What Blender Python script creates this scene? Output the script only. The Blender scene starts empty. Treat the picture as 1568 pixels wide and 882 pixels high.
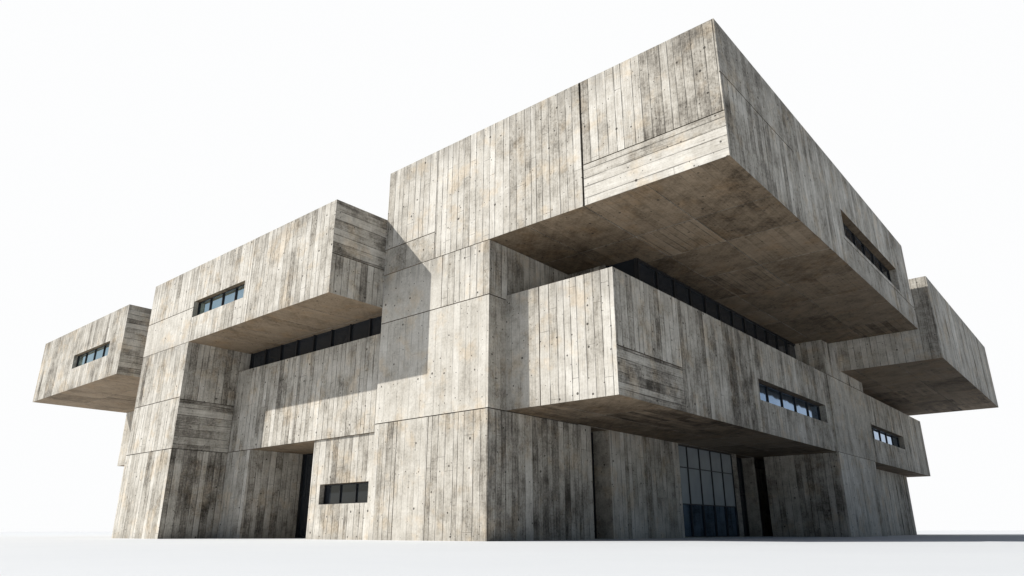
import bpy, math, random, numpy as np
from mathutils import Vector, Matrix
random.seed(7)
scene=bpy.context.scene

# ---------------------------------------------------------------- materials
class NT:
    def __init__(s,nt): s.nt=nt; s.n=nt.nodes; s.l=nt.links
    def node(s,t,**k):
        n=s.n.new(t)
        for a,b in k.items(): setattr(n,a,b)
        return n
    def put(s,sock,v):
        if v is None: return
        if isinstance(v,bpy.types.NodeSocket): s.l.new(v,sock)
        else: sock.default_value=v
    def math(s,op,a,b=None,c=None,clamp=False):
        n=s.node('ShaderNodeMath',operation=op); n.use_clamp=clamp
        s.put(n.inputs[0],a)
        if b is not None: s.put(n.inputs[1],b)
        if c is not None: s.put(n.inputs[2],c)
        return n.outputs[0]
    def maprange(s,v,a,b,c=0.,d=1.,smooth=True):
        n=s.node('ShaderNodeMapRange'); n.interpolation_type='SMOOTHSTEP' if smooth else 'LINEAR'
        s.put(n.inputs['Value'],v)
        n.inputs['From Min'].default_value=a; n.inputs['From Max'].default_value=b
        n.inputs['To Min'].default_value=c; n.inputs['To Max'].default_value=d
        return n.outputs['Result']
    def vec(s,x,y,z):
        n=s.node('ShaderNodeCombineXYZ')
        for i,v in enumerate((x,y,z)): s.put(n.inputs[i],v)
        return n.outputs[0]
    def sep(s,v):
        n=s.node('ShaderNodeSeparateXYZ'); s.put(n.inputs[0],v); return n.outputs
    def noise(s,v,scale,detail=4,rough=.55,dist=0.):
        n=s.node('ShaderNodeTexNoise'); s.put(n.inputs['Vector'],v)
        n.inputs['Scale'].default_value=scale; n.inputs['Detail'].default_value=detail
        n.inputs['Roughness'].default_value=rough; n.inputs['Distortion'].default_value=dist
        return n.outputs[0]
    def mix(s,f,a,b,mode='MIX'):
        n=s.node('ShaderNodeMix'); n.data_type='RGBA'; n.blend_type=mode
        s.put(n.inputs[0],f); s.put(n.inputs[6],a); s.put(n.inputs[7],b)
        return n.outputs[2]
def newmat(name):
    m=bpy.data.materials.new(name); m.use_nodes=True
    T=NT(m.node_tree); b=m.node_tree.nodes['Principled BSDF']
    return m,T,b

def concrete_mat():
    m,T,b=newmat('board_formed_concrete')
    uv=T.node('ShaderNodeUVMap',uv_map='UVMap').outputs[0]
    loc=T.node('ShaderNodeUVMap',uv_map='Loc').outputs[0]
    at=T.node('ShaderNodeAttribute',attribute_name='pan').outputs['Color']
    sc=T.node('ShaderNodeSeparateColor'); T.put(sc.inputs[0],at)
    rnd,tone,smooth=sc.outputs[0],sc.outputs[1],sc.outputs[2]
    gn=T.node('ShaderNodeNewGeometry'); geo=gn.outputs['Position']
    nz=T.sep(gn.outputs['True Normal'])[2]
    soff_shade=T.maprange(nz,-.9,-.4,1.,0.)
    px,py,pz=T.sep(geo)
    su=T.sep(uv); u=su[0]; v=su[1]
    dtop=T.sep(loc)[0]; dbot=T.sep(loc)[1]
    def vor1(feature,scale):
        n=T.node('ShaderNodeTexVoronoi',voronoi_dimensions='1D',feature=feature)
        T.put(n.inputs['W'],u); n.inputs['Scale'].default_value=scale; n.inputs['Randomness'].default_value=.85
        return n
    vc=vor1('F1',2.9); ve=vor1('DISTANCE_TO_EDGE',2.9)
    bs=T.node('ShaderNodeSeparateColor'); T.put(bs.inputs[0],vc.outputs['Color'])
    b1,b2,b3=bs.outputs
    dist=ve.outputs['Distance']
    re=T.noise(T.vec(T.math('MULTIPLY',u,1.7),T.math('MULTIPLY',v,.8),0.),1.,3,.7)
    seamw=T.math('MAXIMUM',T.math('MULTIPLY_ADD',re,.30,-.085),.006)
    seam=T.math('SUBTRACT',1.,T.math('DIVIDE',dist,seamw,clamp=True),clamp=True)
    board=T.math('SUBTRACT',1.,smooth,clamp=True)
    seam=T.math('MULTIPLY',T.math('MULTIPLY',seam,T.maprange(re,.36,.58,.3,1.)),board)
    # butt joints where one board ends and the next begins
    fr=T.math('FRACT',T.math('ADD',T.math('MULTIPLY',v,.30),T.math('MULTIPLY',b1,7.)))
    butt=T.math('MULTIPLY',T.math('LESS_THAN',fr,.006),T.math('MULTIPLY',board,T.math('GREATER_THAN',b3,.45)))
    grain=T.noise(T.vec(T.math('MULTIPLY',u,24.),T.math('MULTIPLY',v,.8),T.math('MULTIPLY',b1,30.)),1.,3,.65)
    fine=T.noise(geo,11.,3,.75)
    cloud=T.noise(geo,.5,3,.62)
    cloud2=T.noise(T.vec(px,py,T.math('ADD',pz,31.)),2.1,4,.74)
    streak=T.noise(T.vec(T.math('MULTIPLY',T.math('ADD',px,py),3.4),T.math('MULTIPLY',T.math('SUBTRACT',px,py),.2),T.math('MULTIPLY',pz,.22)),1.,3,.65)
    bmark=T.noise(T.vec(T.math('MULTIPLY',b1,50.),T.math('MULTIPLY',v,.55),b3),1.,2,.6)
    val=T.math('ADD',.59,T.math('MULTIPLY',T.math('SUBTRACT',b2,.5),T.math('MULTIPLY',board,.34)))
    def add(val,n,k,c=.5): return T.math('ADD',val,T.math('MULTIPLY',T.math('SUBTRACT',n,c),k))
    val=add(val,bmark,T.math('MULTIPLY',board,.8))
    val=add(val,grain,T.math('MULTIPLY_ADD',board,.62,.12))
    val=add(val,fine,.62)
    val=add(val,cloud,.65)
    val=add(val,cloud2,.68)
    val=add(val,streak,.35)
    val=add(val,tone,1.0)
    val=add(val,rnd,.14)
    ramp=T.node('ShaderNodeValToRGB'); T.put(ramp.inputs[0],val)
    e=ramp.color_ramp.elements
    e[0].position=0.; e[0].color=(.075,.066,.054,1)
    e[1].position=1.; e[1].color=(.76,.725,.66,1)
    for p,c in ((.22,(.210,.190,.162,1)),(.42,(.40,.370,.320,1)),(.58,(.535,.50,.44,1)),(.78,(.645,.61,.548,1))):
        x=e.new(p); x.color=c
    col=ramp.outputs[0]
    rust=T.maprange(T.noise(T.vec(px,T.math('ADD',py,50.),pz),.8,3,.7),.50,.68,0.,1.)
    col=T.mix(T.math('MULTIPLY',rust,.55),col,(1.02,.89,.73,1),'MULTIPLY')
    col=T.mix(soff_shade,col,(.45,.37,.29,1),'MULTIPLY')  # dark, warm shade of the undersides painted into the base colour
    col=T.mix(T.math('MULTIPLY',seam,.82),col,(.09,.079,.066,1))
    col=T.mix(T.math('MULTIPLY',butt,.55),col,(.10,.088,.074,1))
    topm=T.math('MULTIPLY',T.maprange(dtop,0.,1.4,1.,0.),T.maprange(streak,.44,.62,0.,1.))
    col=T.mix(T.math('MULTIPLY',topm,.45),col,(.15,.136,.118,1))
    botm=T.math('MULTIPLY',T.maprange(dbot,0.,.5,1.,0.),T.maprange(cloud2,.4,.62,0.,1.))
    col=T.mix(T.math('MULTIPLY',botm,.35),col,(.19,.17,.145,1))
    def holes(scale,r,keep,off):
        n=T.node('ShaderNodeTexVoronoi',voronoi_dimensions='2D',feature='F1')
        T.put(n.inputs['Vector'],T.vec(T.math('ADD',u,off),v,0.)); n.inputs['Scale'].default_value=scale; n.inputs['Randomness'].default_value=.9
        cs=T.node('ShaderNodeSeparateColor'); T.put(cs.inputs[0],n.outputs['Color'])
        d=T.math('LESS_THAN',n.outputs['Distance'],T.math('MULTIPLY',cs.outputs[1],r*scale))
        return T.math('MULTIPLY',d,T.math('LESS_THAN',cs.outputs[0],keep))
    h=T.math('MAXIMUM',holes(1.25,.05,.8,0.),holes(3.6,.026,.35,9.))
    col=T.mix(T.math('MULTIPLY',h,.85),col,(.04,.034,.028,1))
    T.put(b.inputs['Base Color'],col)
    b.inputs['Roughness'].default_value=.9
    b.inputs['Specular IOR Level'].default_value=.2
    hgt=T.math('MULTIPLY',T.math('SUBTRACT',b3,.5),T.math('MULTIPLY',board,.018))
    hgt=T.math('SUBTRACT',hgt,T.math('MULTIPLY',T.math('SUBTRACT',1.,T.math('DIVIDE',dist,.06,clamp=True)),T.math('MULTIPLY',board,.018)))
    hgt=T.math('ADD',hgt,T.math('MULTIPLY',grain,T.math('MULTIPLY_ADD',board,.014,.002)))
    bp=T.node('ShaderNodeBump'); bp.inputs['Strength'].default_value=.9; bp.inputs['Distance'].default_value=1.
    T.put(bp.inputs['Height'],hgt); T.put(b.inputs['Normal'],bp.outputs[0])
    return m
CONC=concrete_mat()
def glass_mat(name,col,rough,metal):
    m,T,b=newmat(name)
    geo=T.node('ShaderNodeNewGeometry').outputs['Position']
    n=T.noise(geo,.8,2)
    T.put(b.inputs['Base Color'],T.mix(n,tuple(x*.7 for x in col)+(1,),tuple(min(1,x*1.15) for x in col)+(1,)))
    b.inputs['Metallic'].default_value=metal; b.inputs['Roughness'].default_value=rough
    bp=T.node('ShaderNodeBump'); bp.inputs['Strength'].default_value=.25; bp.inputs['Distance'].default_value=.02
    T.put(bp.inputs['Height'],T.noise(geo,.9,1)); T.put(b.inputs['Normal'],bp.outputs[0])
    return m
GB=glass_mat('mirror_blue_glass',(.72,.98,1.),.04,.98)
GB2=glass_mat('tinted_blue_glass',(.20,.33,.52),.04,.97)
GD=glass_mat('dark_glass',(.045,.053,.065),.06,.5)
GM=glass_mat('storefront_glass',(.62,.68,.72),.08,.45)
def flat(name,c,r,metal=0.):
    m,T,b=newmat(name)
    geo=T.node('ShaderNodeNewGeometry').outputs['Position']
    n=T.noise(geo,6.,4)
    T.put(b.inputs['Base Color'],T.mix(n,tuple(x*.75 for x in c)+(1,),tuple(x*1.2 for x in c)+(1,)))
    b.inputs['Roughness'].default_value=r; b.inputs['Metallic'].default_value=metal
    return m
FRAME=flat('dark_metal_frame',(.03,.031,.034),.45,.5)
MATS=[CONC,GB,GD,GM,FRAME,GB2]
MI={'c':0,'blue':1,'dark':2,'store':3,'frame':4,'tint':5}

# ---------------------------------------------------------------- mesh builder
class MB:
    def __init__(s): s.v=[];s.f=[];s.uv=[];s.loc=[];s.pan=[];s.mi=[]
    def quad(s,pts,uvs,locs,pan,mi,nrm):
        a,b,c=Vector(pts[0]),Vector(pts[1]),Vector(pts[2])
        if (b-a).cross(c-a).dot(Vector(nrm))<0:
            pts=pts[::-1];uvs=uvs[::-1];locs=locs[::-1]
        k=len(s.v); s.v+=[tuple(p) for p in pts]; s.f.append((k,k+1,k+2,k+3))
        s.uv+=uvs;s.loc+=locs;s.pan+=[pan]*4;s.mi.append(mi)
    def build(s,name,parent):
        me=bpy.data.meshes.new(name); me.from_pydata(s.v,[],s.f)
        a=me.uv_layers.new(name='UVMap'); b=me.uv_layers.new(name='Loc')
        a.data.foreach_set('uv',[c for p in s.uv for c in p]); b.data.foreach_set('uv',[c for p in s.loc for c in p])
        ca=me.color_attributes.new(name='pan',type='FLOAT_COLOR',domain='CORNER')
        ca.data.foreach_set('color',[c for p in s.pan for c in (*p,1.)])
        for m in MATS: me.materials.append(m)
        me.polygons.foreach_set('material_index',s.mi)
        me.update()
        o=bpy.data.objects.new(name,me); scene.collection.objects.link(o); o.parent=parent
        return o
def P3(ax,c,u,v):
    return (c,u,v) if ax==0 else (u,c,v) if ax==1 else (u,v,c)
def subtract(r,h):
    u0,v0,u1,v1=r; a,b,c,d=h
    if a>=u1 or c<=u0 or b>=v1 or d<=v0: return [r]
    o=[]
    if a>u0: o.append((u0,v0,a,v1))
    if c<u1: o.append((c,v0,u1,v1))
    m0,m1=max(u0,a),min(u1,c)
    if b>v0: o.append((m0,v0,m1,b))
    if d<v1: o.append((m0,d,m1,v1))
    return o
G=.034; GD_=.06
def nvec(ax,sg):
    n=[0,0,0]; n[ax]=sg; return n
def face(mb,ax,sg,c,rects,holes=()):
    U0=min(r[0] for r in rects);U1=max(r[2] for r in rects);V0=min(r[1] for r in rects);V1=max(r[3] for r in rects)
    hs=[h[:4] for h in holes]
    for r in rects:
        u0,v0,u1,v1,st=r[:5]; tone=r[5] if len(r)>5 else 0.
        if ax==0 and sg==1: tone-=.035  # right-hand faces away from the sun get extra shade in their colour
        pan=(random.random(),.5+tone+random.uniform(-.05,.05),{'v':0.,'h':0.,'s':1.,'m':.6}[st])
        ou,ov=random.random()*40,random.random()*40
        def UV(u,v): return (u+ou,v+ov) if st!='h' else (v+ou,u+ov)
        def LOC(u,v): return (V1-v,v-V0) if ax!=2 else (5.,5.)
        pieces=[(u0,v0,u1,v1)]
        for h in hs: pieces=[q for p in pieces for q in subtract(p,h)]
        e=1e-6
        for (a,b,cc,d) in pieces:
            A=a+(G/2 if abs(a-u0)<e and u0>U0+e else 0); C=cc-(G/2 if abs(cc-u1)<e and u1<U1-e else 0)
            B=b+(G/2 if abs(b-v0)<e and v0>V0+e else 0); D=d-(G/2 if abs(d-v1)<e and v1<V1-e else 0)
            q=[(A,B),(C,B),(C,D),(A,D)]
            mb.quad([P3(ax,c,*p) for p in q],[UV(*p) for p in q],[LOC(*p) for p in q],pan,0,nvec(ax,sg))
            ci=c-sg*GD_
            if (A,B,C,D)!=(a,b,cc,d):
                q2=[(a,b),(cc,b),(cc,d),(a,d)]
                mb.quad([P3(ax,ci,*p) for p in q2],[UV(*p) for p in q2],[LOC(*p) for p in q2],(pan[0],-.05,1.),0,nvec(ax,sg))
                oth=[1,2] if ax==0 else [0,2] if ax==1 else [0,1]
                for (p,pp,flag,n_ax,n_s) in (((A,B),(A,D),A!=a,0,-1),((C,B),(C,D),C!=cc,0,1),((A,B),(C,B),B!=b,1,-1),((A,D),(C,D),D!=d,1,1)):
                    if flag:
                        nn=[0,0,0]; nn[oth[n_ax]]=n_s
                        mb.quad([P3(ax,c,*p),P3(ax,c,*pp),P3(ax,ci,*pp),P3(ax,ci,*p)],[UV(*p),UV(*pp),UV(*pp),UV(*p)],[LOC(*p)]*4,(pan[0],.2,1.),0,nn)
    for h in holes:
        opening(mb,ax,sg,c,*h)
def bar(mb,ax,sg,c0,c1,u0,v0,u1,v1,mi=4,pan=(.5,.5,1.)):
    lo,hi=min(c0,c1),max(c0,c1)
    p0=P3(ax,lo,u0,v0);p1=P3(ax,hi,u1,v1)
    solid(mb,min(p0[0],p1[0]),max(p0[0],p1[0]),min(p0[1],p1[1]),max(p0[1],p1[1]),min(p0[2],p1[2]),max(p0[2],p1[2]),mi,pan)
def solid(mb,x0,x1,y0,y1,z0,z1,mi=4,pan=(.5,.5,1.)):
    for ax,lo,hi,(a0,a1),(b0,b1) in ((0,x0,x1,(y0,y1),(z0,z1)),(1,y0,y1,(x0,x1),(z0,z1)),(2,z0,z1,(x0,x1),(y0,y1))):
        for sg,c in ((-1,lo),(1,hi)):
            q=[(a0,b0),(a1,b0),(a1,b1),(a0,b1)]
            mb.quad([P3(ax,c,*p) for p in q],q,[(3.,3.)]*4,pan,mi,nvec(ax,sg))
def opening(mb,ax,sg,c,u0,v0,u1,v1,kind='blue',depth=.5,n=4,transom=None,low=None):
    ci=c-sg*depth; pan=(.3,.36,1.)
    oth=[1,2] if ax==0 else [0,2] if ax==1 else [0,1]
    for (p,pp,n_ax,n_s) in (((u0,v0),(u0,v1),0,1),((u1,v0),(u1,v1),0,-1),((u0,v0),(u1,v0),1,1),((u0,v1),(u1,v1),1,-1)):
        nn=[0,0,0]; nn[oth[n_ax]]=n_s
        L=math.hypot(pp[0]-p[0],pp[1]-p[1])
        mb.quad([P3(ax,c,*p),P3(ax,c,*pp),P3(ax,ci,*pp),P3(ax,ci,*p)],[(0,0),(0,L),(depth,L),(depth,0)],[(3.,3.)]*4,pan,0,nn)
    def pane(a,b_,c_,d_,k):
        q=[(a,b_),(c_,b_),(c_,d_),(a,d_)]
        mb.quad([P3(ax,ci,*p) for p in q],q,[(3.,3.)]*4,pan,MI[k],nvec(ax,sg))
    if low is None: pane(u0,v0,u1,v1,kind)
    else:
        pane(u0,v0,u1,low,'tint'); pane(u0,low,u1,v1,kind)
    w=.05; a=ci+sg*.05; b=ci-sg*.02; k=.004
    bar(mb,ax,sg,a,b,u0+k,v0+k,u1-k,v0+w)
    bar(mb,ax,sg,a,b,u0+k,v1-w,u1-k,v1-k)
    for i in range(n+1):
        cc=u0+k+w/2+(u1-u0-w-2*k)*i/n
        bar(mb,ax,sg,a+sg*.012,b,cc-w/2,v0+w+.002,cc+w/2,v1-w-.002)
    if transom:
        for t in (transom if isinstance(transom,(list,tuple)) else [transom]):
            bar(mb,ax,sg,a+sg*.004,b,u0+w,t-w/2,u1-w,t+w/2)
def cuts(a,b,step,jit=.25):
    n=max(1,round((b-a)/step)); c=[a]
    for i in range(1,n): c.append(a+(b-a)*(i+random.uniform(-jit,jit))/n)
    return c+[b]
def auto(u0,u1,v0,v1,su=5.,sv=4.5,styles='vvvvvm',tone=0.):
    R=[]; us=cuts(u0,u1,su)
    for i in range(len(us)-1):
        vs=cuts(v0,v1,sv,.12)
        for j in range(len(vs)-1): R.append((us[i],vs[j],us[i+1],vs[j+1],random.choice(styles),tone))
    return R
def box(name,parent,x0,x1,y0,y1,z0,z1,lay=None,holes=None,skip=(),under=-.06):
    mb=MB(); lay=lay or {}; holes=holes or {}
    D={'-y':(1,-1,y0,(x0,x1,z0,z1)),'+y':(1,1,y1,(x0,x1,z0,z1)),'+x':(0,1,x1,(y0,y1,z0,z1)),'-x':(0,-1,x0,(y0,y1,z0,z1)),
       '-z':(2,-1,z0,(x0,x1,y0,y1)),'+z':(2,1,z1,(x0,x1,y0,y1))}
    for k,(ax,sg,c,(a0,a1,b0,b1)) in D.items():
        if k in skip: continue
        if k in lay: R=lay[k]
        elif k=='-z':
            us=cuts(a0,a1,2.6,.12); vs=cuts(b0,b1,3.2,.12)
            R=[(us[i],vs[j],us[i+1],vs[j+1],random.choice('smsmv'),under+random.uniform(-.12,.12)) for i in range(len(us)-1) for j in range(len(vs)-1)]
        else: R=auto(a0,a1,b0,b1)
        face(mb,ax,sg,c,R,holes.get(k,()))
    return mb.build(name,parent)

BLD=bpy.data.objects.new('brutalist_concrete_building',None); scene.collection.objects.link(BLD)
zA,zAt=11.05,16.14; zB,zBt=4.52,8.98; xA=9.8; xB=4.85; xL=-6.3

box('tower_pier',BLD,xL,0,0,5.6,0,zA-.02,
  lay={'-y':[(xL,0,-4.9,4.5,'v',.02),(-4.9,0,-3.1,4.5,'m',.06),(-3.1,0,0,4.5,'v',.02),(xL,4.5,0,8.8,'m',.06),(xL,8.8,-2.6,zA-.02,'s',.0),(-2.6,8.8,0,zA-.02,'v',.0)],
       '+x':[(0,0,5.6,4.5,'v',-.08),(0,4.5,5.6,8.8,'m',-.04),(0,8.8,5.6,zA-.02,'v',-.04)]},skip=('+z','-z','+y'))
mb=MB()
face(mb,0,1,0.,[(5.6,0,6.5,zB,'v'),(6.5,0,7.9,zB,'v'),(7.9,0,14.3,zB,'v',-.1),(14.3,0,24,zB,'v')],
   holes=[(6.5,0.02,7.9,zB-.01,'dark',.9,1,[2.3]),(14.3,0.02,21.3,zB-.01,'store',.3,5,[1.6,3.4],1.6),(21.35,.02,23.9,zB-.01,'dark',.8,2,[2.4])])
mb.build('ground_floor_facade',BLD)
mb=MB()
face(mb,0,1,0.,[(5.6,zBt-.5,24,zA,'v',-.1)])
solid(mb,0.0,3.3,5.45,24.2,zBt-.6,zA-.012,2)
for i in range(13):
    y=5.5+i*1.55; solid(mb,3.25,3.37,y-.05,y+.05,zBt-.6,zA-.016,4)
solid(mb,3.24,3.36,5.44,24.,zA-.13,zA-.018,4)
for x in (1.9,3.28): solid(mb,x-.05,x+.05,5.37,5.46,zBt-.6,zA-.016,4)
solid(mb,-.01,1.85,5.2,5.46,zBt-.6,zA-.014,0,(.4,.2,.0))
mb.build('clerestory_windows',BLD)

box('upper_cantilever_block',BLD,xL-.012,xA,-.015,25.2,zA,zAt,
  lay={'-y':[(xL-.012,zA,-3.1,12.25,'m',.0),(xL-.012,12.25,-3.1,zAt,'v',.03),(-3.1,zA,4.43,zAt,'v',.03),(4.48,zA,xA,12.65,'h',.04),(4.48,12.65,xA,zAt,'v',.0)],
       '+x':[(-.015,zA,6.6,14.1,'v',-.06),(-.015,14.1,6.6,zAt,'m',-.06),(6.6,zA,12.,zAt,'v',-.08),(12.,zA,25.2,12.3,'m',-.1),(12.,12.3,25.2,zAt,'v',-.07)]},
  holes={'+x':[(12.3,12.5,22.2,13.8,'dark',.4,6)]},under=-.10)

box('lower_wing_block',BLD,-.5,xB,1.0,48.6,zB,zBt,
  lay={'-y':[(-.5,zB,1.6,zBt,'m',.0),(1.6,zB,xB,zBt,'v',.05)],
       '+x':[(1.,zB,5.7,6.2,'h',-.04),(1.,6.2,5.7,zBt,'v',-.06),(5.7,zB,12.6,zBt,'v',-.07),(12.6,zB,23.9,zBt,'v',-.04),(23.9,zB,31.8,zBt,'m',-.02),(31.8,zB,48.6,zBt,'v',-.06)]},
  holes={'+x':[(13.3,6.02,23.0,7.02,'tint',.4,5),(32.4,6.05,41.2,7.0,'tint',.4,5)]},under=-.08)

box('rear_pier',BLD,.6,xB+.05,24.0,31.6,0,13.2,
  lay={'+x':[(24,0,27.8,zB,'v',.05),(27.8,0,31.6,zB,'v',.02),(24,zB,31.6,zBt,'m',.03),(24,zBt,31.6,13.2,'v',.02)],
       '-y':[(.6,0,xB+.05,zB,'v',-.14),(.6,zB,xB+.05,13.2,'v',-.08)]},skip=('-z',))
box('rear_ground_block',BLD,-2,3.4,31.6,47.,0,zB,skip=('-z','+z'))
box('rear_cantilever_block',BLD,-4,10.45,27.0,49.3,9.63,14.6,under=-.08)

box('left_wing_cantilever_block',BLD,-23.66,xL-.02,-2.79,10,9.55,13.76,
  lay={'-y':[(-23.66,9.55,-18.4,11.4,'m',.02),(-23.66,11.4,-18.9,13.76,'v',.0),(-18.9,11.4,-18.4,13.76,'v',.0),(-18.4,9.55,-12.8,13.76,'v',.02),(-12.8,9.55,xL-.02,13.76,'v',.03)],
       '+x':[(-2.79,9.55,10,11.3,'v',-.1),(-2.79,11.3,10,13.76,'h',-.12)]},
  holes={'-y':[(-18.39,10.85,-13.3,11.72,'blue',.3,4)]},under=.06)
box('left_pier',BLD,-23.65,-18.37,-2.77,10,0,9.55,
  lay={'-y':[(-23.65,0,-18.37,4.17,'v',.04),(-23.65,4.17,-18.37,6.7,'v',.05),(-23.65,6.7,-18.37,9.55,'v',.02)],
       '+x':[(-2.77,0,.15,4.17,'v',-.12),(-2.77,4.17,.15,6.6,'h',-.1),(-2.77,6.6,.15,9.55,'v',-.16),(.15,0,10,9.55,'v')]},skip=('+z','-z'))
mb=MB()
face(mb,1,-1,.15,[(-18.37,4.2,-12.5,8.45,'v',-.05),(-12.5,4.2,xL,8.45,'v',-.03),(-18.37,0,-16.2,4.2,'v',-.08)])
face(mb,1,-1,.22,[(-10.82,0,xL,4.21,'v',.08)],holes=[(-10.1,1.42,-6.75,2.26,'dark',.3,3)])
face(mb,2,-1,4.2,[(-16.2,.15,xL,3.3,'s',-.1)])
face(mb,0,1,-16.2,[(.15,0,3.3,4.2,'v',-.05)])
face(mb,2,1,8.45,[(-18.37,.15,xL,1.2,'s')])
face(mb,0,-1,-10.82,[(.22,0,3.3,4.2,'v')])
solid(mb,-16.2,-10.82,3.3,3.5,0.01,4.2,2)
for i in range(5):
    x=-16.15+i*1.31; solid(mb,x-.05,x+.05,3.2,3.31,.01,4.19,4)
solid(mb,-18.37,xL,.75,.95,8.4,9.56,2)
for i in range(9):
    x=-18.2+i*1.46; solid(mb,x-.045,x+.045,.66,.76,8.45,9.548,4)
mb.build('recessed_entrance_wall',BLD)
box('rooftop_upstand',BLD,-8.2,xL,1.4,6,13.0,14.75,skip=('-z',))
box('main_rear_mass',BLD,-23.4,-1.4,5.65,46,0,12.6,skip=('-z',))
box('far_left_cantilever_block',BLD,-45.4,-29.9,-1.8,20,9.67,14.25,
  lay={'-y':[(-45.4,9.67,-38.9,14.25,'v',.0),(-38.9,9.67,-31.3,14.25,'v',.03),(-31.3,9.67,-29.9,14.25,'v',.02)],
       '+x':[(-1.8,9.67,9,14.25,'h',-.1),(9,9.67,20,14.25,'v',-.1)]},
  holes={'-y':[(-38.3,11.2,-32.0,12.18,'blue',.3,4)]},under=.06)
box('far_left_lower_block',BLD,-45.2,-24,5.0,20,5.35,9.66,skip=('+z',))
box('far_left_support',BLD,-42,-23.5,8,20,0,5.35,skip=('-z','+z'))

# ---------------------------------------------------------------- ground
gm,T,b=newmat('white_paved_ground')
geo=T.node('ShaderNodeNewGeometry').outputs['Position']
n=T.noise(geo,.25,4,.6); n2=T.noise(geo,9.,3,.6)
c=T.mix(n,(.67,.69,.71,1),(.73,.745,.76,1)); c=T.mix(T.math('MULTIPLY',n2,.2),c,(.60,.62,.64,1))
T.put(b.inputs['Base Color'],c); b.inputs['Roughness'].default_value=.9
me=bpy.data.meshes.new('ground'); S=4000
me.from_pydata([(-S,-S,0),(S,-S,0),(S,S,0),(-S,S,0)],[],[(0,1,2,3)]); me.materials.append(gm)
g=bpy.data.objects.new('ground',me); scene.collection.objects.link(g)

# ---------------------------------------------------------------- light
sd=Vector((3.05,2.77,-3.35)).normalized()
L=bpy.data.lights.new('sun','SUN'); L.energy=5.; L.angle=math.radians(.5); L.color=(1.,.975,.925)
so=bpy.data.objects.new('sun',L); so.rotation_euler=sd.to_track_quat('-Z','Y').to_euler(); so.location=(-40,-40,50); scene.collection.objects.link(so)
el=math.asin(-sd.z); az=math.atan2(-sd.x,-sd.y)
w=bpy.data.worlds.new('World'); scene.world=w; w.use_nodes=True
T=NT(w.node_tree); bg=w.node_tree.nodes['Background']
sky=T.node('ShaderNodeTexSky',sky_type='NISHITA'); sky.sun_disc=False; sky.sun_elevation=el; sky.sun_rotation=az
dirv=T.node('ShaderNodeTexCoord').outputs['Generated']
dx,dy,dz=T.sep(dirv)
up=T.maprange(dz,.67,.80,1.,0.)
fw=T.math('ADD',T.math('MULTIPLY',dx,-.6472),T.math('MULTIPLY',dy,.7624))
ln=T.math('SQRT',T.math('ADD',T.math('MULTIPLY',dx,dx),T.math('MULTIPLY',dy,dy)))
fwn=T.math('DIVIDE',fw,T.math('MAXIMUM',ln,.001))
azf=T.maprange(fwn,.3,.66,0.,1.)
view_white=T.math('MULTIPLY',up,azf)  # added white sky, kept to the view side to limit fill light
col=T.mix(view_white,sky.outputs[0],(19.6,19.7,19.8,1))
T.put(bg.inputs[0],col); bg.inputs[1].default_value=.05

# ---------------------------------------------------------------- camera
yaw,pit,roll,f=math.radians(40.337),math.radians(19.322),math.radians(-.075),1061.5
h=Vector((-math.sin(yaw),math.cos(yaw),0));r=Vector((math.cos(yaw),math.sin(yaw),0));u=Vector((0,0,1))
F=h*math.cos(pit)+u*math.sin(pit);U0=-h*math.sin(pit)+u*math.cos(pit)
R=r*math.cos(roll)+U0*math.sin(roll);U=-r*math.sin(roll)+U0*math.cos(roll)
cam=bpy.data.cameras.new('camera'); co=bpy.data.objects.new('camera',cam); scene.collection.objects.link(co)
M=Matrix(((R.x,U.x,-F.x,16.73),(R.y,U.y,-F.y,-18.361),(R.z,U.z,-F.z,.326),(0,0,0,1)))
co.matrix_world=M; cam.sensor_width=36; cam.lens=f/1568*36; cam.clip_end=10000; cam.clip_start=.05
scene.camera=co
scene.view_settings.view_transform='Standard'; scene.view_settings.look='None'; scene.view_settings.exposure=0
